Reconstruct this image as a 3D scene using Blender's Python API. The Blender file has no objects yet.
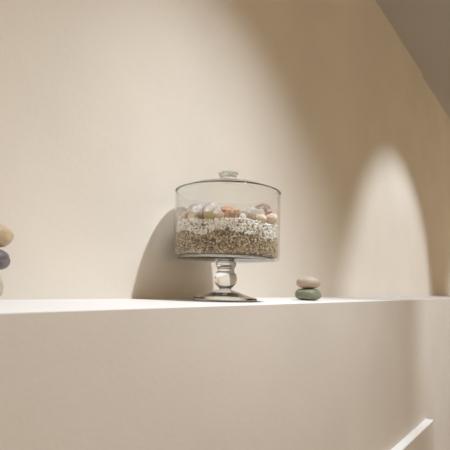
import bpy, bmesh, math, random
from mathutils import Vector, Matrix, noise

random.seed(11)
S = bpy.context.scene
COL = S.collection

# ------------------------------------------------------------------ measures
CAM_H = 0.0337
PF, PB, H = 0.4440, 0.7087, 1.53      # face of the low wall, face of the upper wall, ceiling
FLOOR = -1.08
JX, JY = 0.7792, 0.5811               # jar axis
X0, X1 = -1.6, 5.6
XS = 3.17                             # the upper wall steps back here

# ------------------------------------------------------------------ helpers
def link(name, bm, mat, parent=None, smooth=True):
    me = bpy.data.meshes.new(name)
    bm.to_mesh(me); bm.free()
    if smooth:
        for p in me.polygons: p.use_smooth = True
    if mat: me.materials.append(mat)
    o = bpy.data.objects.new(name, me)
    COL.objects.link(o)
    if parent: o.parent = parent
    return o

def tag(o, label=None, cat=None, group=None, kind=None):
    if label: o['label'] = label
    if cat: o['category'] = cat
    if group: o['group'] = group
    if kind: o['kind'] = kind
    return o

def lathe(bm, prof, n=96, closed=False):
    """revolve (r, z) pairs about z; r = 0 makes a pole"""
    rings = []
    for r, z in prof:
        if r < 1e-6:
            rings.append([bm.verts.new((0, 0, z))])
        else:
            rings.append([bm.verts.new((r*math.cos(2*math.pi*k/n), r*math.sin(2*math.pi*k/n), z)) for k in range(n)])
    pairs = list(zip(rings[:-1], rings[1:]))
    if closed: pairs.append((rings[-1], rings[0]))
    for a, b in pairs:
        for k in range(n):
            k2 = (k+1) % n
            if len(a) == 1 and len(b) == 1: continue
            if len(a) == 1: bm.faces.new((a[0], b[k2], b[k]))
            elif len(b) == 1: bm.faces.new((a[k], a[k2], b[0]))
            else: bm.faces.new((a[k], a[k2], b[k2], b[k]))
    bmesh.ops.recalc_face_normals(bm, faces=bm.faces)

def smooth_prof(pts, sub=6):
    """Catmull-Rom through profile points"""
    out = []
    P = [pts[0]] + list(pts) + [pts[-1]]
    for i in range(1, len(P)-2):
        p0, p1, p2, p3 = P[i-1], P[i], P[i+1], P[i+2]
        for k in range(sub):
            t = k/sub
            out.append(tuple(max(0.0, 0.5*((2*b)+(-a+c)*t+(2*a-5*b+4*c-d)*t*t+(-a+3*b-3*c+d)*t**3)) if j == 0 else
                             0.5*((2*b)+(-a+c)*t+(2*a-5*b+4*c-d)*t*t+(-a+3*b-3*c+d)*t**3)
                             for j, (a, b, c, d) in enumerate(zip(p0, p1, p2, p3))))
    out.append(pts[-1])
    return out

def prism(bm, poly, x0, x1):
    """extrude a (y, z) polygon along x"""
    a = [bm.verts.new((x0, y, z)) for y, z in poly]
    b = [bm.verts.new((x1, y, z)) for y, z in poly]
    n = len(poly)
    for k in range(n):
        bm.faces.new((a[k], a[(k+1) % n], b[(k+1) % n], b[k]))
    bm.faces.new(a); bm.faces.new(b)
    bmesh.ops.recalc_face_normals(bm, faces=bm.faces)

def flat_by_angle(o, ang=35):
    me = o.data
    me.set_sharp_from_angle(angle=math.radians(ang))

# ------------------------------------------------------------------ materials
def newmat(name):
    m = bpy.data.materials.new(name); m.use_nodes = True
    nt = m.node_tree
    return m, nt, nt.nodes['Principled BSDF']

def plaster(name, c, var=0.05, bump=0.13, rough=0.75, scale=1.0):
    m, nt, b = newmat(name)
    N, L = nt.nodes, nt.links
    tc = N.new('ShaderNodeTexCoord')
    n1 = N.new('ShaderNodeTexNoise'); n1.inputs['Scale'].default_value = 3.2*scale; n1.inputs['Detail'].default_value = 5
    L.new(tc.outputs['Object'], n1.inputs['Vector'])
    cr = N.new('ShaderNodeValToRGB')
    cr.color_ramp.elements[0].position = 0.3; cr.color_ramp.elements[1].position = 0.7
    cr.color_ramp.elements[0].color = tuple(x*(1-var) for x in c) + (1,)
    cr.color_ramp.elements[1].color = tuple(min(1, x*(1+var*0.6)) for x in c) + (1,)
    L.new(n1.outputs['Fac'], cr.inputs['Fac']); L.new(cr.outputs['Color'], b.inputs['Base Color'])
    n2 = N.new('ShaderNodeTexNoise'); n2.inputs['Scale'].default_value = 26*scale; n2.inputs['Detail'].default_value = 6
    n3 = N.new('ShaderNodeTexNoise'); n3.inputs['Scale'].default_value = 140*scale; n3.inputs['Detail'].default_value = 2
    L.new(tc.outputs['Object'], n2.inputs['Vector']); L.new(tc.outputs['Object'], n3.inputs['Vector'])
    ad = N.new('ShaderNodeMath'); ad.operation = 'MULTIPLY_ADD'; ad.inputs[1].default_value = 0.35
    L.new(n3.outputs['Fac'], ad.inputs[0]); L.new(n2.outputs['Fac'], ad.inputs[2])
    bp = N.new('ShaderNodeBump'); bp.inputs['Strength'].default_value = bump; bp.inputs['Distance'].default_value = 0.004
    L.new(ad.outputs[0], bp.inputs['Height']); L.new(bp.outputs['Normal'], b.inputs['Normal'])
    b.inputs['Roughness'].default_value = rough
    b.inputs['Specular IOR Level'].default_value = 0.25
    return m

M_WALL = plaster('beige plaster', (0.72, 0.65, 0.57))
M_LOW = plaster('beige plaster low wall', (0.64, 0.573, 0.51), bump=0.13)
M_LEDGE = plaster('white sealed ledge', (0.73, 0.69, 0.65), var=0.02, bump=0.08, rough=0.5)
M_TRIM = plaster('trim top lit white', (0.88, 0.86, 0.84), var=0.01, bump=0.05, rough=0.5)  # whitened: the strong light on the trim's top is put into its colour
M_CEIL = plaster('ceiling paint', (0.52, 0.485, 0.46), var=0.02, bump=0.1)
M_FLOOR = plaster('stone floor', (0.42, 0.37, 0.32), rough=0.5)

def thin_glass(name, tint, haze=0.07):
    m, nt, b = newmat(name); N, L = nt.nodes, nt.links
    N.remove(b)
    out = N['Material Output']
    lw = N.new('ShaderNodeLayerWeight'); lw.inputs['Blend'].default_value = 0.5
    pw = N.new('ShaderNodeMath'); pw.operation = 'POWER'; pw.inputs[1].default_value = 5
    L.new(lw.outputs['Facing'], pw.inputs[0])
    ma = N.new('ShaderNodeMath'); ma.operation = 'MULTIPLY_ADD'
    ma.inputs[1].default_value = 0.96; ma.inputs[2].default_value = 0.04
    L.new(pw.outputs[0], ma.inputs[0])
    t = N.new('ShaderNodeBsdfTransparent'); t.inputs['Color'].default_value = tint + (1,)
    g = N.new('ShaderNodeBsdfGlossy'); g.inputs['Roughness'].default_value = 0.0
    mx = N.new('ShaderNodeMixShader')
    L.new(ma.outputs[0], mx.inputs[0]); L.new(t.outputs[0], mx.inputs[1]); L.new(g.outputs[0], mx.inputs[2])
    # pale haze mixed in, standing for light the glass reflects and scatters
    df = N.new('ShaderNodeBsdfDiffuse'); df.inputs['Color'].default_value = (0.85, 0.84, 0.82, 1)
    tl = N.new('ShaderNodeBsdfTranslucent'); tl.inputs['Color'].default_value = (0.85, 0.84, 0.82, 1)
    dm = N.new('ShaderNodeMixShader'); dm.inputs[0].default_value = 0.5
    L.new(df.outputs[0], dm.inputs[1]); L.new(tl.outputs[0], dm.inputs[2])
    m2 = N.new('ShaderNodeMixShader'); m2.inputs[0].default_value = haze
    L.new(mx.outputs[0], m2.inputs[1]); L.new(dm.outputs[0], m2.inputs[2])
    L.new(m2.outputs[0], out.inputs['Surface'])
    return m

M_THIN = thin_glass('thin clear glass', (0.98, 0.98, 0.975), 0.025)
def solid_glass(name, c):
    m, nt, b = newmat(name)
    b.inputs['Base Color'].default_value = c + (1,)
    b.inputs['Roughness'].default_value = 0.0
    b.inputs['IOR'].default_value = 1.48
    b.inputs['Transmission Weight'].default_value = 1.0
    return m
M_GLASS = solid_glass('solid clear glass', (0.97, 0.975, 0.96))

def grain_mat(name, stops, rough=0.6):
    m, nt, b = newmat(name); N, L = nt.nodes, nt.links
    g = N.new('ShaderNodeNewGeometry')
    cr = N.new('ShaderNodeValToRGB'); cr.color_ramp.interpolation = 'CONSTANT'
    els = cr.color_ramp.elements
    els[0].position = 0; els[0].color = stops[0][1] + (1,)
    els[1].position = stops[1][0]; els[1].color = stops[1][1] + (1,)
    for p, c in stops[2:]:
        e = els.new(p); e.color = c + (1,)
    L.new(g.outputs['Random Per Island'], cr.inputs['Fac'])
    L.new(cr.outputs['Color'], b.inputs['Base Color'])
    b.inputs['Roughness'].default_value = rough
    return m
M_BROWN = grain_mat('brown gravel', [(0, (0.15, 0.095, 0.045)), (.20, (0.34, 0.24, 0.135)), (.45, (0.48, 0.37, 0.23)),
                                     (.66, (0.60, 0.50, 0.35)), (.80, (0.76, 0.68, 0.55)), (.88, (0.86, 0.82, 0.75)), (.96, (0.42, 0.36, 0.17))])
M_WHITE = grain_mat('white pebbles', [(0, (0.95, 0.94, 0.93)), (.50, (0.90, 0.88, 0.86)), (.78, (0.76, 0.73, 0.70)),
                                      (.90, (0.48, 0.43, 0.37)), (.96, (0.24, 0.20, 0.16))])

M_SAND_GAP = plaster('brown sand with gap shade', (0.16, 0.11, 0.06), scale=8)  # sand core, its colour darkened to shade the gaps between grains
M_GRAIN_GAP = plaster('grey core with gap shade', (0.30, 0.26, 0.21), scale=8)  # core of the white layer, shade between pebbles put into its colour

def stone_mat(name, base, second, scale=6, rough=0.6, spots=None, bump=0.15, lo=0.42, hi=0.62):
    m, nt, b = newmat(name); N, L = nt.nodes, nt.links
    tc = N.new('ShaderNodeTexCoord')
    n1 = N.new('ShaderNodeTexNoise'); n1.inputs['Scale'].default_value = scale; n1.inputs['Detail'].default_value = 6
    L.new(tc.outputs['Generated'], n1.inputs['Vector'])
    cr = N.new('ShaderNodeValToRGB'); e = cr.color_ramp.elements
    e[0].position = lo; e[1].position = hi
    e[0].color = base + (1,); e[1].color = second + (1,)
    L.new(n1.outputs['Fac'], cr.inputs['Fac'])
    src = cr.outputs['Color']
    if spots:
        n2 = N.new('ShaderNodeTexNoise'); n2.inputs['Scale'].default_value = scale*3.5; n2.inputs['Detail'].default_value = 3
        L.new(tc.outputs['Generated'], n2.inputs['Vector'])
        c2 = N.new('ShaderNodeValToRGB'); c2.color_ramp.elements[0].position = .56; c2.color_ramp.elements[1].position = .62
        L.new(n2.outputs['Fac'], c2.inputs['Fac'])
        mx = N.new('ShaderNodeMixRGB'); mx.inputs['Color2'].default_value = spots + (1,)
        L.new(c2.outputs['Color'], mx.inputs['Fac']); L.new(src, mx.inputs['Color1'])
        src = mx.outputs['Color']
    L.new(src, b.inputs['Base Color'])
    bp = N.new('ShaderNodeBump'); bp.inputs['Strength'].default_value = bump; bp.inputs['Distance'].default_value = 0.001
    n3 = N.new('ShaderNodeTexNoise'); n3.inputs['Scale'].default_value = scale*6
    L.new(tc.outputs['Generated'], n3.inputs['Vector'])
    L.new(n3.outputs['Fac'], bp.inputs['Height']); L.new(bp.outputs['Normal'], b.inputs['Normal'])
    b.inputs['Roughness'].default_value = rough
    return m

# ------------------------------------------------------------------ the setting
# low wall with its ledge: one solid block, the front arris rounded
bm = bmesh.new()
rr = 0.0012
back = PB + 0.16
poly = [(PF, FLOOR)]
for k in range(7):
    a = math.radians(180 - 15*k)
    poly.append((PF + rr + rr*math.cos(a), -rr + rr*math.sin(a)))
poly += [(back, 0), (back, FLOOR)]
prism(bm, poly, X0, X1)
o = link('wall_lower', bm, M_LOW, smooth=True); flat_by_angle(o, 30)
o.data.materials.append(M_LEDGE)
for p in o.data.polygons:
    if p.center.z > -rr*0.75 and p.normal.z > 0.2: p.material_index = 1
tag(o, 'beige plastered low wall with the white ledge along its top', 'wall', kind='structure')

# upper wall; step added near its far end sharpens the light patch's edge
bm = bmesh.new()
outline = [(X0, PB), (XS, PB), (XS, PB+0.012), (X1, PB+0.012), (X1, PB+0.22), (X0, PB+0.22)]
a = [bm.verts.new((x, y, 0)) for x, y in outline]
b_ = [bm.verts.new((x, y, H)) for x, y in outline]
n = len(outline)
for k in range(n):
    bm.faces.new((a[k], a[(k+1) % n], b_[(k+1) % n], b_[k]))
bm.faces.new(a); bm.faces.new(b_)
bmesh.ops.recalc_face_normals(bm, faces=bm.faces)
o = link('wall_upper', bm, M_WALL, smooth=False)
tag(o, 'beige plaster wall behind the ledge, washed by ceiling spots', 'wall', kind='structure')

def box(name, x0, x1, y0, y1, z0, z1, mat):
    bm = bmesh.new()
    prism(bm, [(y0, z0), (y1, z0), (y1, z1), (y0, z1)], x0, x1)
    return link(name, bm, mat, smooth=False)
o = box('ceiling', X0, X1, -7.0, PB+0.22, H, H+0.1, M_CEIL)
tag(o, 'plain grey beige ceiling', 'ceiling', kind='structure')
o = box('floor', X0, X1, -7.0, PB+0.22, FLOOR-0.1, FLOOR, M_FLOOR)
tag(o, 'dull stone floor below the low wall', 'floor', kind='structure')

# narrow pale ledge running along the foot of the low wall and stopping short
bm = bmesh.new()
d, zt = 0.025, -0.4420
prism(bm, [(PF, FLOOR), (PF, zt), (PF-d+0.004, zt), (PF-d+0.001, zt-0.001), (PF-d, zt-0.004), (PF-d, FLOOR)], X0, 1.88)
o = link('trim_1', bm, M_LOW, smooth=False)
o.data.materials.append(M_TRIM)
for p in o.data.polygons:
    if p.normal.z > 0.3: p.material_index = 1
tag(o, 'narrow brightly lit white ledge low on the wall, ending near the right edge', 'trim', kind='structure')

# ------------------------------------------------------------------ the glass jar
jar = bpy.data.objects.new('glass_jar', None); COL.objects.link(jar)
jar.location = (JX, JY, 0.0004)
tag(jar, 'clear footed glass jar with a knobbed lid, filled with gravel and shells', 'jar')

R = 0.1145
bm = bmesh.new()
lathe(bm, [(0, 0.0), (0.0670, 0.0), (0.0682, 0.0015), (0.0682, 0.0052), (0.0670, 0.0064)]
      + smooth_prof([(0.0670, 0.0064), (0.050, 0.0110), (0.034, 0.0165), (0.024, 0.0200), (0.0160, 0.0222), (0.0128, 0.0236)], 4)[1:] + [(0, 0.0236)], 96)
link('foot', bm, M_GLASS, jar)
bm = bmesh.new()
ball = [(0.0128, 0.0240), (0.0132, 0.0250)]
for k in range(1, 24):
    t = -math.pi/2 + math.radians(32) + (math.pi - math.radians(32) - math.radians(42))*k/24
    ball.append((0.0250*math.cos(t), 0.0458 + 0.0222*math.sin(t)))
ball += [(0.0186, 0.0640), (0.0184, 0.0670), (0.0192, 0.0700), (0.0215, 0.0728), (0.0222, 0.0750), (0.0222, 0.0782)]
lathe(bm, [(0, 0.0240)] + ball + [(0, 0.0782)], 72)
link('stem', bm, M_GLASS, jar)
# bowl: thick base, straight thin walls, rounded lip (one closed shell)
bm = bmesh.new()
ri = R - 0.0032
prof = [(0.1052, 0.0858), (0.1085, 0.0861), (0.1122, 0.0880), (0.1140, 0.0925), (R, 0.100), (R, 0.160), (R, 0.2285), (R-0.0003, 0.2300), (R-0.0016, 0.2308),
        (ri+0.0003, 0.2300), (ri, 0.2285), (ri, 0.160), (ri, 0.098), (ri-0.0008, 0.0945), (ri-0.003, 0.0921), (0.1052, 0.0914)]
lathe(bm, prof, 128, closed=True)
o = link('bowl', bm, M_THIN, jar); flat_by_angle(o, 50)
# thick solid bottom of the bowl
bm = bmesh.new()
lathe(bm, [(0, 0.0786), (0.024, 0.0788), (0.050, 0.0808), (0.080, 0.0832), (0.096, 0.0850), (0.1030, 0.0862), (0.1046, 0.0886), (0.1030, 0.0908), (0.1000, 0.0914), (0.09, 0.0914), (0, 0.0914)], 128)
o = link('bowl_base', bm, M_GLASS, jar); flat_by_angle(o, 50)
# lid: flange, shallow dome, knob as its own piece
bm = bmesh.new()
dome_o = [(R+0.0006, 0.2316), (R+0.0012, 0.2324), (R+0.0004, 0.2338), (0.106, 0.2376), (0.085, 0.2460), (0.060, 0.2520), (0.035, 0.2560), (0.014, 0.2580), (0, 0.2582)]
dome_i = [(0, 0.2556), (0.014, 0.2554), (0.035, 0.2532), (0.060, 0.2492), (0.085, 0.2432), (0.104, 0.2362), (0.1105, 0.2332), (0.1135, 0.2316)]
lathe(bm, dome_o + dome_i, 128, closed=True)
lid = link('lid', bm, M_GLASS, jar); flat_by_angle(lid, 50)
bm = bmesh.new()
kn = smooth_prof([(0.0105, 0.2584), (0.0092, 0.2610), (0.0100, 0.2640), (0.0165, 0.2672), (0.0218, 0.2722), (0.0226, 0.2760), (0.0200, 0.2800), (0.0130, 0.2832), (0.0080, 0.2842), (0.0, 0.2845)], 5)
lathe(bm, [(0, 0.2584)] + kn, 64)
link('knob', bm, M_GLASS, lid)

# ------------------------------------------------------------------ gravel fillings (uncountable)
ico = bmesh.new(); bmesh.ops.create_icosphere(ico, subdivisions=1, radius=1)
IV = [v.co.copy() for v in ico.verts]; IF = [[v.index for v in f.verts] for f in ico.faces]; ico.free()

def grains(name, spots, core, mat, core_mat, label):
    """spots: (x, y, z, radius); one mesh of little worn stones packed round a core"""
    V, Fc = [], []
    for x, y, z, r in spots:
        q = Matrix.Rotation(random.uniform(0, 6.28), 3, Vector((random.gauss(0, 1), random.gauss(0, 1), random.gauss(0, 1))).normalized())
        sx, sy, sz = r*random.uniform(.85, 1.2), r*random.uniform(.8, 1.1), r*random.uniform(.65, .95)
        o0 = len(V)
        for c in IV:
            p = q @ Vector((c.x*sx, c.y*sy, c.z*sz)); V.append((x+p.x, y+p.y, z+p.z))
        for f in IF: Fc.append([o0+i for i in f])
    # core
    n = 72; o0 = len(V)
    rings = []
    for r, zf in core:
        ring = []
        for k in range(n):
            a = 2*math.pi*k/n
            V.append((r*math.cos(a), r*math.sin(a), zf(a, r))); ring.append(len(V)-1)
        rings.append(ring)
    for ra, rb in zip(rings[:-1], rings[1:]):
        for k in range(n): Fc.append([ra[k], ra[(k+1) % n], rb[(k+1) % n], rb[k]])
    Fc.append(list(reversed(rings[0]))); Fc.append(rings[-1])
    me = bpy.data.meshes.new(name); me.from_pydata(V, [], Fc); me.update()
    me.materials.append(mat); me.materials.append(core_mat)
    for p in me.polygons:
        p.use_smooth = True
        if p.vertices[0] >= o0: p.material_index = 1
    o = bpy.data.objects.new(name, me); COL.objects.link(o)
    o.location = (JX, JY, 0.0004)
    tag(o, label, 'gravel' if 'brown' in label else 'pebbles', kind='stuff')
    return o

TOCAM = math.atan2(-JY, -JX)                           # direction from the jar towards the viewer
def z_mid(a, r=0):                                     # top of the brown layer
    return 0.1315 + 0.0055*math.sin(a-TOCAM-0.3) * -1 + 0.004*math.sin(5*a+1.0) + 0.003*math.sin(9*a)
def z_top(a, r=0):                                     # top of the white layer
    return 0.1650 + 0.003*math.sin(2*a+0.6) + 0.002*math.sin(5*a) - 0.007*math.cos(a-TOCAM)
Z0 = 0.0924
RC = 0.1030
def shell(zlo, zhi, rad, n):
    out = []
    for _ in range(n):
        r = random.uniform(*rad); a = random.uniform(0, 2*math.pi)
        lo = zlo(a)+r; hi = zhi(a)
        rho = min(RC + random.uniform(-.001, .004), ri-0.0004-1.2*r)
        if random.random() < .7: rho = ri-0.0004-1.2*r
        out.append((rho*math.cos(a), rho*math.sin(a), random.uniform(lo, hi), r))
    return out
sp = shell(lambda a: Z0, z_mid, (0.0015, 0.0026), 5600)
grains('gravel', sp, [(RC, lambda a, r: Z0), (RC, lambda a, r: z_mid(a)-0.001), (0.09, lambda a, r: 0.129)], M_BROWN, M_SAND_GAP,
       'fine brown gravel layer at the bottom of the glass jar')
sp = shell(lambda a: z_mid(a)-0.0015, z_top, (0.0024, 0.0038), 1900)
for _ in range(2600):                                  # the top surface
    rho = 0.106*math.sqrt(random.random()); a = random.uniform(0, 2*math.pi); r = random.uniform(.002, .0032)
    rho = min(rho, ri-0.0004-1.2*r)
    sp.append((rho*math.cos(a), rho*math.sin(a), z_top(a)*min(1, rho/.09)+0.164*max(0, 1-rho/.09)+random.uniform(-.002, .001), r))
grains('pebbles', sp, [(RC, lambda a, r: z_mid(a)+0.0005), (RC, lambda a, r: z_top(a)-0.001), (0.085, lambda a, r: 0.163)], M_WHITE, M_GRAIN_GAP,
       'band of small white pebbles above the brown gravel in the jar')

# ------------------------------------------------------------------ stones and shells
def stone(name, loc, dims, mat, seed, rot=(0, 0, 0), flat=0.0, lump=0.08, pw=2.0):
    bm = bmesh.new()
    bmesh.ops.create_icosphere(bm, subdivisions=4, radius=1)
    for v in bm.verts:
        c = v.co.normalized()
        if pw != 2.0:                                  # squarer, pebble-like section
            k = (abs(c.x)**pw + abs(c.y)**pw + abs(c.z)**pw) ** (-1/pw)
            c = c*k
        k = 1 + lump*noise.noise(c*1.1 + Vector((seed*7.3, seed*3.1, seed))) + lump*.35*noise.noise(c*2.6 + Vector((seed, 9, seed*2)))
        c = c*k
        if flat and c.z < -1+flat: c.z = -1+flat + (c.z+1-flat)*.2
        v.co = Vector((c.x*dims[0]/2, c.y*dims[1]/2, c.z*dims[2]/2))
    o = link(name, bm, mat)
    o.location = loc; o.rotation_euler = rot
    return o

def shell_mesh(bm, w, l, h, ribs, ):
    """a cupped scallop-like valve with ribs, hinge at -y"""
    nu, nv = 40, 14
    grid = []
    for i in range(nv+1):
        t = i/nv
        row = []
        for j in range(nu+1):
            a = math.radians(-78 + 156*j/nu)
            rad = t*(0.80+0.20*math.cos(a))*(1+0.035*math.cos(ribs*a*2)*t)
            x = w*0.62*rad*math.sin(a); y = l*(rad*math.cos(a)-0.5)
            z = h*(math.sin(math.pi*min(1, .12+.62*t))**.8)*(1-.75*(math.sin(a)*t)**2) - h*.9*t**3*.55 + 0.035*h*math.cos(ribs*a*2)*t
            row.append(bm.verts.new((x, y, z)))
        grid.append(row)
    for i in range(nv):
        for j in range(nu):
            try: bm.faces.new((grid[i][j], grid[i][j+1], grid[i+1][j+1], grid[i+1][j]))
            except ValueError: pass
    bmesh.ops.remove_doubles(bm, verts=bm.verts, dist=1e-5)
    bmesh.ops.recalc_face_normals(bm, faces=bm.faces)
    geo = bmesh.ops.solidify(bm, geom=bm.faces[:], thickness=0.0012)

def valve(name, loc, w, l, h, mat, rot, ribs=9):
    bm = bmesh.new(); shell_mesh(bm, w, l, h, ribs)
    o = link(name, bm, mat); o.location = loc; o.rotation_euler = rot
    return o

def snail(name, loc, size, mat, rot):
    """coiled turban shell: a spiral tube whose whorls shrink towards the apex"""
    bm = bmesh.new()
    turns, n, m = 3.2, 90, 14
    prev = None
    for i in range(n+1):
        t = i/n
        k = math.exp(-1.9*t)
        a = 2*math.pi*turns*t
        c = Vector((math.cos(a)*0.30*k, math.sin(a)*0.30*k, 0.62*(1-k)))*size
        e1 = Vector((math.cos(a), math.sin(a), 0)); e2 = Vector((0, 0, 1))
        r = 0.27*k*size
        ring = [bm.verts.new(c + e1*(r*math.cos(2*math.pi*q/m)) + e2*(r*math.sin(2*math.pi*q/m))) for q in range(m)]
        if prev:
            for q in range(m): bm.faces.new((prev[q], prev[(q+1) % m], ring[(q+1) % m], ring[q]))
        else: bm.faces.new(ring)
        prev = ring
    bm.faces.new(prev)
    bmesh.ops.recalc_face_normals(bm, faces=bm.faces)
    o = link(name, bm, mat); o.location = loc; o.rotation_euler = rot
    return o

M = {
 'tan': stone_mat('tan stone', (0.42, 0.31, 0.19), (0.53, 0.40, 0.26), 4),
 'plum': stone_mat('plum grey stone', (0.115, 0.09, 0.10), (0.19, 0.155, 0.165), 4, rough=.55),
 'sand': stone_mat('sand stone', (0.40, 0.33, 0.22), (0.49, 0.42, 0.30), 4),
 'blush': stone_mat('blush beige stone', (0.43, 0.35, 0.27), (0.50, 0.29, 0.21), 2.2, lo=.52, hi=.68),
 'green': stone_mat('sage green stone', (0.165, 0.175, 0.11), (0.215, 0.215, 0.14), 5),
 'lilac': stone_mat('lilac white shell', (0.84, 0.78, 0.77), (0.50, 0.41, 0.44), 5, rough=.4),
 'white': stone_mat('chalk white stone', (0.92, 0.90, 0.88), (0.78, 0.73, 0.70), 7, spots=(0.25, 0.20, 0.19)),
 'orange': stone_mat('orange shell', (0.62, 0.27, 0.13), (0.72, 0.46, 0.30), 5, rough=.4),
 'rust': stone_mat('rust brown snail shell', (0.36, 0.17, 0.07), (0.64, 0.42, 0.24), 3, rough=.35, lo=.38, hi=.66),
 'mauve': stone_mat('mauve brown shell', (0.34, 0.22, 0.19), (0.54, 0.40, 0.35), 6, rough=.45),
 'cream': stone_mat('cream stone', (0.72, 0.58, 0.40), (0.80, 0.70, 0.55), 5),
 'cream2': stone_mat('pinkish white stone', (0.70, 0.56, 0.48), (0.80, 0.72, 0.66), 5),
 'peach': stone_mat('peach pink stone', (0.72, 0.50, 0.36), (0.82, 0.70, 0.58), 5),
 'olive': stone_mat('olive yellow stone', (0.45, 0.37, 0.17), (0.56, 0.48, 0.26), 5),
 'umber': stone_mat('umber brown stone', (0.20, 0.13, 0.075), (0.32, 0.23, 0.14), 5),
}

# cairn at the left edge of the picture (only its right side is in view)
LX, LY = 0.297, 0.650
o = stone('stone', (LX-0.003, LY+0.001, 0.0210), (0.070, 0.066, 0.0420), M['sand'], 1, lump=.05, pw=2.8)
tag(o, 'pale sand stone at the bottom of the pile at the left edge', 'stone')
o = stone('stone', (LX, LY-0.001, 0.0588), (0.073, 0.064, 0.0345), M['plum'], 2, lump=.06, pw=2.7)
tag(o, 'dark plum grey stone in the middle of the pile at the left edge', 'stone')
o = stone('stone', (LX, LY-0.001, 0.0935), (0.078, 0.068, 0.0380), M['tan'], 3, rot=(0, .05, 0), flat=.25, lump=.06, pw=2.5)
tag(o, 'tan stone on top of the pile at the left edge', 'stone')

# pair of stones to the right of the jar
RX, RY = 1.077, 0.534
o = stone('stone', (RX, RY, 0.0155), (0.064, 0.062, 0.0310), M['green'], 5, lump=.05, pw=2.8)
tag(o, 'sage green stone standing on the ledge right of the jar', 'stone')
o = stone('stone', (RX, RY, 0.0457), (0.060, 0.060, 0.0310), M['blush'], 6, lump=.06, pw=2.3)
tag(o, 'blush beige stone resting on the green stone', 'stone')

# the collection on top of the pebbles: (pixel-free) angle from the viewer's direction, radius, height
def at(ang, rad, z):
    a = TOCAM + ang
    return (JX + rad*math.cos(a), JY + rad*math.sin(a), z), a
E_ = 0.0004
pick = [
 # kind, offset to the viewer's right (m), offset towards the viewer (m), height, size, material, label, category, turn
 ('valve', -0.066, 0.052, 0.1830, (0.040, 0.036, 0.018), 'lilac', 'small lilac white shell at the left side of the jar', 'shell', (0.9, 0.1, 0.5)),
 ('valve', -0.033, 0.060, 0.1820, (0.050, 0.042, 0.021), 'lilac', 'larger lilac white cupped shell left of the orange shell', 'shell', (0.8, -0.15, -0.2)),
 ('stone',  0.004, 0.058, 0.1850, (0.046, 0.030, 0.017), 'orange', 'flat orange shell lying highest near the middle of the jar', 'shell', (0.2, 0.08, 0.3)),
 ('snail',  0.007, 0.088, 0.1660, 0.036, 'rust', 'coiled rust brown snail shell against the front glass', 'shell', (1.2, 0.2, 0.5)),
 ('stone',  0.046, 0.062, 0.1795, (0.044, 0.032, 0.026), 'white', 'chalky white speckled stone right of the snail shell', 'stone', (0.1, -0.1, 0.4)),
 ('valve',  0.075, 0.035, 0.1880, (0.046, 0.038, 0.020), 'mauve', 'mauve brown shell at the back right of the jar', 'shell', (0.7, 0.3, 0.6)),
 ('stone',  0.068, 0.076, 0.1670, (0.024, 0.020, 0.0195), 'cream', 'small round cream stone at the right front of the jar', 'stone', (0, 0, 0)),
 ('stone',  0.090, 0.045, 0.1740, (0.030, 0.024, 0.024), 'peach', 'peach pink stone nearest the right side of the jar', 'stone', (0, .2, .5)),
 ('stone', -0.070, 0.068, 0.1690, (0.023, 0.019, 0.018), 'cream', 'little cream stone below the small lilac shell', 'stone', (0, .1, .4)),
 ('stone', -0.034, 0.091, 0.1690, (0.028, 0.016, 0.0165), 'olive', 'olive yellow stone below the larger lilac shell', 'stone', (0, .1, -.1)),
 ('stone', -0.090, 0.047, 0.1720, (0.020, 0.018, 0.017), 'peach', 'small peach stone at the far left side of the jar', 'stone', (0, .1, .9)),
 ('stone', -0.013, 0.094, 0.1685, (0.017, 0.015, 0.0170), 'cream2', 'small pinkish white stone touching the left of the snail shell', 'stone', (0, .2, .2)),
 ('stone',  0.030, 0.092, 0.1660, (0.016, 0.014, 0.0180), 'white', 'small white stone right beside the snail shell', 'stone', (0, .5, .7)),
 ('stone',  0.046, 0.086, 0.1660, (0.020, 0.014, 0.0135), 'umber', 'small umber stone below the chalky white stone', 'stone', (0, .1, .5)),
 ('stone', -0.053, 0.082, 0.1680, (0.018, 0.015, 0.0145), 'umber', 'small umber stone left of the olive yellow stone', 'stone', (0, .1, .5)),
]
vx, vy = math.cos(TOCAM), math.sin(TOCAM)              # towards the viewer
ux, uy = -vy, vx                                       # viewer's right
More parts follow.
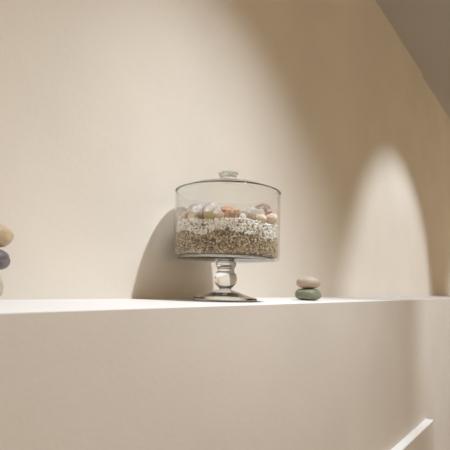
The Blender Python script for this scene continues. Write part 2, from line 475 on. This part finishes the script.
for i, (kind, u, v, z, dims, mk, label, cat, rot) in enumerate(pick):
    loc = (JX + ux*u + vx*v, JY + uy*u + vy*v, z)
    ang = math.atan2(uy, ux)
    r3 = (rot[0], rot[1], ang + rot[2]*.4)
    if kind == 'stone':
        o = stone('shell' if cat == 'shell' else 'pebble', loc, dims, M[mk], 20+i, rot=r3, lump=.10)
    elif kind == 'valve':
        o = valve('shell', loc, *dims, M[mk], r3)
    else:
        o = snail('snail_shell', loc, dims, M[mk], r3)
    tag(o, label, cat)

# ------------------------------------------------------------------ light
def spot(name, loc, target, power, size, blend, col=(1, 0.87, 0.72), rad=0.02):
    l = bpy.data.lights.new(name, 'SPOT'); l.energy = power; l.spot_size = math.radians(size); l.spot_blend = blend
    l.color = col; l.shadow_soft_size = rad
    o = bpy.data.objects.new(name, l); COL.objects.link(o)
    o.location = loc
    d = Vector(target) - Vector(loc)
    o.rotation_euler = d.to_track_quat('-Z', 'Y').to_euler()
    return o
LED = (0.86, 0.95, 1.04)
spot('ceiling_spot', (0.85, -0.06, H-0.01), (0.78, 0.0, 0), 160, 97, 1.0, LED)
spot('ceiling_spot', (2.50, -1.0, H-0.01), (2.50, PB, -0.10), 150, 44, 0.55, LED)
spot('ceiling_spot', (4.65, 0.225, H-0.01), (4.65, 0.225, 0), 100, 72, 0.45, LED)

w = bpy.data.worlds.new('room light'); S.world = w; w.use_nodes = True
bg = w.node_tree.nodes['Background']
bg.inputs['Color'].default_value = (1.0, 0.79, 0.51, 1); bg.inputs['Strength'].default_value = 0.84

# ------------------------------------------------------------------ camera
cd = bpy.data.cameras.new('camera'); cam = bpy.data.objects.new('camera', cd); COL.objects.link(cam)
r = Vector((0.5983, -0.8007, 0.0296)); u = Vector((-0.1231, -0.0553, 0.9909)); f = Vector((0.7918, 0.5965, 0.1316))
mt = Matrix(((r.x, u.x, -f.x, 0), (r.y, u.y, -f.y, 0), (r.z, u.z, -f.z, CAM_H), (0, 0, 0, 1)))
cam.matrix_world = mt
cd.sensor_width = 36; cd.sensor_height = 36; cd.lens = 36; cd.clip_start = 0.01
cd.dof.use_dof = True; cd.dof.focus_distance = 0.90; cd.dof.aperture_fstop = 7
S.camera = cam

S.view_settings.view_transform = 'Standard'; S.view_settings.look = 'None'
S.view_settings.exposure = 0.07; S.view_settings.gamma = 1.0; S.view_settings.use_curve_mapping = False
S.cycles.transparent_max_bounces = 32
S.cycles.max_bounces = 16; S.cycles.transmission_bounces = 16; S.cycles.glossy_bounces = 6
